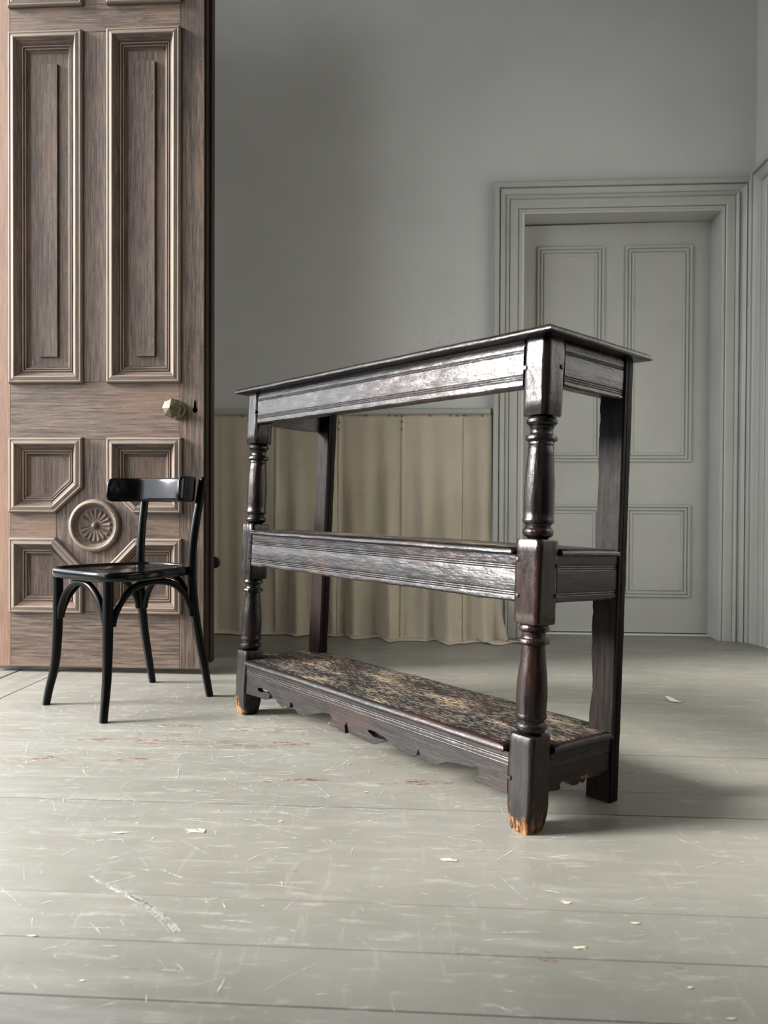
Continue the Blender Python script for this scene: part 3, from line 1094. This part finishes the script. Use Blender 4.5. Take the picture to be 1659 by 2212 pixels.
lg = front_leg(0.0, 1.3, 0.5)
pegs(lg, [(0.0555, 0.955), (0.057, 0.5576), (0.0535, 0.4832), (0.0555, 0.107)], 'front')
pegs(lg, [(0.0495, 0.958), (0.058, 0.547), (0.0567, 0.485)], 'right')
lg = front_leg(L_ - A_, 7.7, -0.8)
pegs(lg, [(L_ - 0.056, 0.955), (L_ - 0.0545, 0.5428), (L_ - 0.0535, 0.4931)], 'front')


# rear posts: a board on edge, gnawed along its inner arris, and a strip behind it
def rear_post(u0, u1, inner, seed):
    mb = MB()
    rings = []
    N = 90
    for i in range(N + 1):
        t = i / N
        w = W_TT * t
        g = 0.0
        if inner:
            g = 0.0110 * max(0, nz((0, 0, w), 9, seed)) + 0.0050 * max(0, nz((0, 0, w), 38, seed))
        e = 0.003
        if inner > 0:
            ua, ub = u0, u1 - g
        else:
            ua, ub = u0 + g * 0.4, u1
        v0, v1 = D_ - TT, D_ - 0.0105
        q = [(ua + e, v0), (ub - e, v0), (ub, v0 + e), (ub, v1), (ua, v1), (ua, v1 - 0.006), (ua + 0.0022, v1 - 0.0075), (ua, v1 - 0.009), (ua, v0 + e)]
        ring = []
        for (uu, vv) in q:
            f0 = floor_w(uu, vv)
            ring.append(Q(uu, vv, f0 + (w - f0 * t) if t < 1 else w) if t > 0 else Q(uu, vv, f0))
        rings.append(ring)
    mb.loft(rings)
    for i, p in enumerate(mb.v):
        z = p.z
        mb.a.setdefault('raw', {})[i] = 0.10 if (inner and i % 9 == 1 and (0.16 < z < 0.26 or 0.60 < z < 0.66)) else 0.0
    rough_up(mb, 0.0006, 30, seed)
    o = mb.build('rear_post', M_OAKDRY, buf, grain='z', smooth=25)
    mb = MB()
    rings = []
    for i in range(N + 1):
        t = i / N
        w = W_TT * t
        v0, v1 = D_ - 0.0092, D_ + 0.0015 + 0.0012 * nz((0, 0, w), 45, seed + 3) + 0.0012 * nz((0, 0, w), 12, seed)
        ua, ub = u0 + 0.0006, u1 - 0.004
        ring = []
        for (uu, vv) in [(ua, v0), (ub, v0), (ub, v1), (ua + 0.002, v1), (ua, v1 - 0.002)]:
            f0 = floor_w(uu, vv)
            ring.append(Q(uu, vv, f0 + (w - f0) if t > 0.02 else f0 + w))
        rings.append(ring)
    mb.loft(rings)
    mb.build('backing_strip', M_OAKDRY, o, grain='z', smooth=25)


rear_post(0.0, B_, 1, 2.2)
rear_post(L_ - B_, L_, 0, 5.1)


# moulded rails: section (depth behind the face, height) carried along a length
def rail(name, fn, length, sect, grain, seed, steps=64, chip=0.0016):
    mb = MB()
    rings = []
    for i in range(steps + 1):
        t = i / steps
        ring = []
        for (dep, w, low) in sect:
            c = 0.0
            if low:
                c = chip * (0.5 + nz((t * length, 0, 0), 12, seed)) + chip * max(0, nz((t * length, 0, 0), 70, seed + 2)) * 1.2
            wob = 0.0007 * nz((t * length, w, 0), 9, seed + 1)
            ring.append(fn(t * length, dep + wob, w + max(0, c) * low))
        rings.append(ring)
    mb.loft(rings)
    rough_up(mb, 0.0005, 34, seed)
    return mb.build(name, M_OAK, buf, grain=grain, smooth=28)


def groove(w, wd=0.0046, dp_=0.0028):
    return [(0, w + 0.0010, 0), (0.0019, w + 0.0003, 0), (0.0020, w - 0.0006, 0), (0.0011, w - 0.0012, 0), (0.00045, w - 0.0021, 0), (0.0, w - 0.0034, 0)]


def section(w0, w1, lines, thick=0.026, cove=0.0):
    s = [(thick, w0, 0.3), (thick, w1, 0)]
    if cove:
        s += [(-0.001, w1, 0), (0.0035, w1 - cove * 0.45, 0), (0.0035, w1 - cove, 0), (0.0002, w1 - cove - 0.0015, 0)]
    else:
        s += [(0, w1, 0)]
    for w in lines:
        s += groove(w)
    s += [(0.0, w0 + 0.0035, 1), (0.0025, w0, 1)]
    return s


FR = lambda x, d, w: Q(A_ - 0.001 + x, 0.004 + d, w)
LEN = L_ - 2 * A_ + 0.002
rail('top_rail', FR, LEN, section(0.9155, W_TT, [0.9945, 0.9898, 0.9430, 0.9384, 0.9338], cove=0.011), 'x', 3.0)
mid = rail('middle_rail', FR, LEN, section(0.4668, 0.5668, [0.5470, 0.5423, 0.5376, 0.4925, 0.4878, 0.4831]), 'x', 6.0, 80, 0.003)
ER = lambda x, d, w: Q(0.0035 + d, A_ - 0.001 + x, w)
EL = lambda x, d, w: Q(L_ - 0.0035 - d, A_ - 0.001 + x, w)
ELEN = D_ - TT - A_ + 0.002
for fn, sd in ((ER, 11.0), (EL, 14.0)):
    rail('end_top_rail', fn, ELEN, section(0.9195, W_TT, [0.9940, 0.9893, 0.9420, 0.9373, 0.9326], cove=0.004), 'y', sd, 30)
    rail('end_middle_rail', fn, ELEN, section(0.4690, 0.5668, [0.5480, 0.5433, 0.5386, 0.4905, 0.4858]), 'y', sd + 2, 30)


# top board with a rounded edge
def board(name, poly, w0, w1, r, mat, grain, seed, top_w=1.0, wob=0.0012, dens=0.03):
    """thin board of any outline: rounded rim, fine edge points so that it can be uneven"""
    P = []
    n = len(poly)
    for i in range(n):
        a, b = Vector(poly[i]), Vector(poly[(i + 1) % n])
        k = max(1, int((b - a).length / dens))
        for q in range(k):
            P.append(a.lerp(b, q / k))
    cc = [Vector(poly[i]) for i in range(n)]
    # inward direction at every rim point from its neighbours
    N_ = len(P)
    inw = []
    area = sum(P[i].x * P[(i + 1) % N_].y - P[(i + 1) % N_].x * P[i].y for i in range(N_))
    sg = 1 if area > 0 else -1
    for i in range(N_):
        e1 = (P[i] - P[i - 1]).normalized()
        e2 = (P[(i + 1) % N_] - P[i]).normalized()
        n1, n2 = Vector((-e1.y, e1.x)) * sg, Vector((-e2.y, e2.x)) * sg
        dd = 1 + n1.dot(n2)
        inw.append((n1 + n2) / max(dd, 0.3))
    mb = MB()
    h = w1 - w0
    prof = [(r * 0.5, 0.0, 0), (r * 0.12, h * 0.08, 0), (0.0, h * 0.22, 0), (r * 0.04, h * 0.42, 0), (r * 0.17, h * 0.62, 0), (r * 0.40, h * 0.80, 0), (r * 0.75, h * 0.93, .25), (r * 1.25, h, 1)]
    rings = []
    for d, z, tp in prof:
        ring = []
        for p, m in zip(P, inw):
            q = p + m * d
            w = w0 + z + wob * nz((q.x, q.y, 0), 6, seed) + wob * 0.5 * nz((q.x, q.y, z * 30), 28, seed)
            q = q + m * (0.0012 * nz((q.x, q.y, 0), 18, seed + 4))
            ring.append(Q(q.x, q.y, w))
        rings.append(ring)
    base = mb.loft(rings)
    for bi, (d, z, tp) in zip(base, prof):
        for i in range(N_):
            mb.a.setdefault('top', {})[bi + i] = tp
    return mb.build(name, mat, buf, grain=grain, smooth=42)


O1, O2 = 0.0285, 0.0325
board('top_board', [(-O1, -O1), (L_ + O1, -O1), (L_ + O1, D_ + O2), (-O1, D_ + O2)], W_TT + 0.0005, WTOP, 0.012, M_WORN_LIGHT, 'x', 1.0, wob=0.001)


def shelf(name, w0, w1, mat, seed, nose):
    e = 0.0015
    poly = [(A_ + e, -nose), (L_ - A_ - e, -nose), (L_ - A_ - e, A_ + e), (L_ + 0.006, A_ + e), (L_ + 0.006, D_ - TT - e), (L_ - B_ - e, D_ - TT - e), (L_ - B_ - e, D_ + 0.006), (B_ + e, D_ + 0.006), (B_ + e, D_ - TT - e), (-0.006, D_ - TT - e), (-0.006, A_ + e), (A_ + e, A_ + e)]
    return board(name, poly, w0, w1, 0.013, mat, 'x', seed)


shelf('middle_shelf', 0.5672, 0.5835, M_WORN_LIGHT, 3.3, 0.009)
shelf('bottom_shelf', 0.1568, 0.1755, M_WORN, 8.4, 0.010)

# shaped apron under the bottom shelf
AP = [(1.1415, 0.0666), (1.1015, 0.0677), (1.0625, 0.0701), (1.0243, 0.0703), (1.0017, 0.0788), (0.9959, 0.0887), (1.003, 0.0947), (1.0263, 0.0935), (1.0495, 0.0875), (1.0684, 0.0899), (1.0649, 0.0986), (1.0352, 0.1012), (1.0032, 0.0990), (0.9801, 0.0853), (0.9593, 0.0775), (0.9347, 0.0689), (0.9034, 0.0679), (0.8863, 0.0748), (0.8844, 0.0899), (0.8776, 0.0913), (0.866, 0.077), (0.8428, 0.0675), (0.8135, 0.0673), (0.7715, 0.0805), (0.7241, 0.0952), (0.6941, 0.0985), (0.6836, 0.0918), (0.6883, 0.083), (0.7011, 0.0754), (0.692, 0.0689), (0.6556, 0.0656), (0.6203, 0.0635), (0.6237, 0.0844), (0.616, 0.0919), (0.6063, 0.0687), (0.5863, 0.0667), (0.5499, 0.065), (0.5057, 0.0633), (0.4779, 0.0738), (0.4536, 0.0866), (0.4785, 0.0838), (0.5041, 0.0826), (0.5278, 0.0898), (0.5223, 0.0962), (0.4934, 0.0952), (0.4649, 0.0915), (0.4423, 0.0839), (0.4146, 0.0742), (0.3877, 0.0682), (0.3568, 0.0699), (0.3421, 0.0789), (0.3393, 0.0915), (0.3322, 0.0814), (0.3262, 0.0734), (0.2953, 0.0687), (0.2706, 0.0739), (0.247, 0.087), (0.2187, 0.0924), (0.1818, 0.0956), (0.1616, 0.0965), (0.1529, 0.1008), (0.1451, 0.0948), (0.1464, 0.0864), (0.1585, 0.0814), (0.1663, 0.075), (0.1588, 0.0692), (0.1315, 0.0696), (0.0973, 0.0699), (0.0648, 0.0696)]


def apron(name, pts, u_hi, u_lo, wtop, fn, thick, grain, raws=()):
    mb = MB()
    poly = [(u_hi, wtop)] + [(u_hi, pts[0][1])] + list(pts[1:-1]) + [(u_lo, pts[-1][1]), (u_lo, wtop)]
    n = len(poly)
    a = [mb.vert(fn(u, 0, w)) for u, w in poly]
    b = [mb.vert(fn(u, thick, w)) for u, w in poly]
    for i in range(n):
        j = (i + 1) % n
        mb.face(a[i], a[j], b[j], b[i])
    mb.face(*a)
    mb.face(*reversed(b))
    for (u0, u1, wlim, val) in raws:
        for i, (u, w) in enumerate(poly):
            if u0 < u < u1 and w < wlim:
                mb.a.setdefault('raw', {})[a[i]] = val
                mb.a['raw'][b[i]] = val
    return mb.build(name, M_OAK, buf, grain=grain, bevel=0.0012, seg=1)


AF = lambda u, d, w: Q(u, 0.0055 + d, w)
apron('apron', AP, L_ - A_ + 0.001, A_ - 0.001, 0.135, AF, 0.020, 'x', [(0.63, 0.705, 0.08, 0.55), (0.89, 0.965, 0.08, 0.30)])
rail('apron_moulding', FR, LEN, section(0.1262, 0.1566, [0.1460, 0.1413, 0.1330], 0.024), 'x', 21.0, 80, 0.0004)
EP = [(0.064, 0.0800), (0.0818, 0.078), (0.0961, 0.0762), (0.1062, 0.079), (0.1031, 0.0875), (0.1095, 0.0926), (0.1263, 0.0891), (0.1481, 0.0767), (0.1669, 0.0755), (0.1719, 0.082), (0.1871, 0.0749), (0.1938, 0.0818), (0.2188, 0.0822), (0.2443, 0.0809), (0.2584, 0.0867), (0.281, 0.0888)]
for s, sd in ((0, 31.0), (1, 35.0)):
    fn = (lambda v, d, w: Q(0.005 + d, v, w)) if s == 0 else (lambda v, d, w: Q(L_ - 0.005 - d, v, w))
    apron('end_apron', EP, A_ - 0.001, D_ - TT + 0.001, 0.135, fn, 0.020, 'y', [(0.19, 0.26, 0.085, 0.35)])
    rail('end_apron_moulding', ER if s == 0 else EL, ELEN, section(0.1262, 0.1566, [0.1430, 0.1383, 0.1336], 0.024), 'y', sd, 30, 0.002)

# the lower members have lost their polish
for o in bpy.data.objects:
    r = o
    while r.parent:
        r = r.parent
    if r == buf and o.type == 'MESH' and 'dull' not in o.data.attributes:
        at = o.data.attributes.new('dull', 'FLOAT', 'POINT')
        for i, v in enumerate(o.data.vertices):
            t = max(0.0, min(1.0, (0.56 - v.co.z) / 0.40))
            at.data[i].value = t * t * (3 - 2 * t)

# ------------------------------------------------------------------ black bentwood chair
CM = Matrix.Identity(4)
fwd = Vector((-0.615, -0.7886, 0)).normalized()
rt = Vector((fwd.y, -fwd.x, 0))
CM = Matrix((rt, fwd, Vector((0, 0, 1)))).transposed().to_4x4()
CM.translation = (-0.856, 2.596, 0)
chair = empty('bentwood_chair', (0, 0, 0), matrix=CM)
tag(chair, 'black lacquered bentwood chair standing before the brown panelled door', 'chair')
ZS = 0.424
for s in (1, -1):
    MB().tube([(s * 0.168, 0.206, 0.0), (s * 0.163, 0.198, 0.05), (s * 0.152, 0.184, 0.13), (s * 0.147, 0.178, 0.23), (s * 0.146, 0.176, 0.34), (s * 0.146, 0.176, ZS + 0.004)],
              [0.0125, 0.0132, 0.0145, 0.0158, 0.0165, 0.0165], 16, 30).build('front_leg', M_BLACKL, chair, smooth=60)
for s in (1, -1):
    MB().tube([(s * 0.164, -0.205, 0.0), (s * 0.161, -0.185, 0.10), (s * 0.156, -0.163, 0.21), (s * 0.150, -0.146, 0.33), (s * 0.1475, -0.140, 0.43), (s * 0.1485, -0.143, 0.52), (s * 0.153, -0.154, 0.61), (s * 0.158, -0.168, 0.69), (s * 0.160, -0.177, 0.745), (s * 0.160, -0.179, 0.757)],
              [0.0125, 0.0138, 0.0150, 0.0158, 0.0160, 0.0152, 0.0148, 0.0145, 0.0135, 0.006], 16, 50).build('rear_leg', M_BLACKL, chair, smooth=60)


def seat_outline(n=88):
    pts = [(0.0, 0.212), (0.085, 0.210), (0.150, 0.196), (0.186, 0.160), (0.196, 0.110), (0.192, 0.05), (0.180, -0.02), (0.163, -0.09), (0.142, -0.135), (0.105, -0.168), (0.055, -0.186), (0.0, -0.191)]
    full = pts + [(-x, y) for x, y in reversed(pts[1:-1])]
    m = len(full)
    out = []
    for i in range(n):
        t = i / n * m
        k = int(t)
        s = t - k
        p0, p1, p2, p3 = (Vector(full[(k + q) % m]) for q in (-1, 0, 1, 2))
        out.append(0.5 * ((2 * p1) + (p2 - p0) * s + (2 * p0 - 5 * p1 + 4 * p2 - p3) * s * s + (3 * p1 - p0 - 3 * p2 + p3) * s ** 3))
    return out


so = seat_outline()
mb = MB()
rings = []
for k, z in ((0.80, ZS), (0.965, ZS), (0.992, ZS + 0.003), (1.0, ZS + 0.008), (1.0, ZS + 0.022), (0.992, ZS + 0.028), (0.978, ZS + 0.0305), (0.958, ZS + 0.0305), (0.945, ZS + 0.029), (0.938, ZS + 0.0255), (0.930, ZS + 0.022)):
    rings.append([(p.x * k, p.y * k, z) for p in so])
mb.loft(rings, caps=False)
mb.build('seat_frame', M_BLACK, chair, smooth=50)
mb = MB()
rings = []
for k, z in ((0.936, ZS + 0.018), (0.936, ZS + 0.0245), (0.85, ZS + 0.0225), (0.6, ZS + 0.0185), (0.3, ZS + 0.0165), (0.02, ZS + 0.016)):
    rings.append([(p.x * k, p.y * k, z) for p in so])
mb.loft(rings)
mb.build('seat_panel', M_BLACK, chair, smooth=50)

# steam-bent back rail
path = [(0.203, -0.040), (0.196, -0.078), (0.180, -0.112), (0.150, -0.143), (0.105, -0.168), (0.055, -0.181), (0.0, -0.185)]
path = path + [(-x, y) for x, y in reversed(path[:-1])]
mb = MB()
rings = []
NB = 72
for i in range(NB + 1):
    t = i / NB * (len(path) - 1)
    k = min(int(t), len(path) - 2)
    s = t - k
    pp = [Vector(path[max(0, min(len(path) - 1, k + q))]) for q in (-1, 0, 1, 2)]
    p = 0.5 * ((2 * pp[1]) + (pp[2] - pp[0]) * s + (2 * pp[0] - 5 * pp[1] + 4 * pp[2] - pp[3]) * s * s + (3 * pp[1] - pp[0] - 3 * pp[2] + pp[3]) * s ** 3)
    tg = (pp[2] - pp[1]).normalized()
    nr = Vector((-tg.y, tg.x))
    e = min(i, NB - i) / 5.0
    sc = math.sqrt(max(0.0, 1 - (1 - min(1.0, e)) ** 2)) if e < 1 else 1.0
    hh = 0.043 * (0.62 + 0.38 * sc)
    th = 0.0085 * (0.55 + 0.45 * sc)
    ring = []
    for q in range(20):
        a = 2 * PI * q / 20
        ca, sa = math.cos(a), math.sin(a)
        y = math.copysign(abs(sa) ** 0.35, sa) * hh
        x = math.copysign(abs(ca) ** 0.6, ca) * th
        tilt = -0.10 * y
        ring.append((p.x + nr.x * x, p.y + nr.y * x + tilt, 0.715 + y))
    rings.append(ring)
mb.loft(rings)
mb.build('back_rail', M_BLACK, chair, smooth=55)


# bentwood arches between the legs
def arch(a, b, inset, name='brace'):
    a, b = Vector(a), Vector(b)
    d = (b - a)
    e = d.normalized()
    P = [a + e * 0.016 + Vector((0, 0, 0.285)), a + e * 0.020 + Vector((0, 0, 0.315)), a + e * 0.045 + Vector((0, 0, 0.362)), a + e * 0.085 + Vector((0, 0, 0.398)), a + d * 0.42 + Vector((0, 0, 0.4125)),
         a + d * 0.58 + Vector((0, 0, 0.4125)), b - e * 0.085 + Vector((0, 0, 0.398)), b - e * 0.045 + Vector((0, 0, 0.362)), b - e * 0.020 + Vector((0, 0, 0.315)), b - e * 0.016 + Vector((0, 0, 0.285))]
    MB().tube(P, [0.008, 0.0105, 0.011, 0.011, 0.011, 0.011, 0.011, 0.011, 0.0105, 0.008], 12, 44).build(name, M_BLACKL, chair, smooth=60)


arch((0.147, 0.178, 0), (-0.147, 0.178, 0), 0)
arch((-0.150, 0.176, 0), (-0.153, -0.150, 0), 0)
arch((0.150, 0.176, 0), (0.153, -0.150, 0), 0)
arch((0.150, -0.152, 0), (-0.150, -0.152, 0), 0)

# ------------------------------------------------------------------ curled flake of old paint on the floor
mb = MB()
NX, NY = 12, 5
for i in range(NX + 1):
    for j in range(NY + 1):
        s, t = i / NX, j / NY - 0.5
        x = (s - 0.5) * 0.060
        y = t * 0.022 * (0.4 + math.sin(PI * min(0.95, max(0.08, s)))) + 0.006 * math.sin(5 * s)
        mb.v.append(Vector((x, y, 0.0015 + 0.006 * s * s + 0.003 * abs(t))))
for i in range(NX):
    for j in range(NY):
        a = i * (NY + 1) + j
        mb.f.append((a, a + 1, a + NY + 2, a + NY + 1))
fl = mb.build('paint_flake', M_CHIP, None, smooth=60, solid=0.0008)
fl.location = (0.988, 2.615, 0.0012)
fl.rotation_euler = (0, 0, 2.2)
tag(fl, 'curled cream flake lying on the grey floor right of the dark buffet', 'flake')
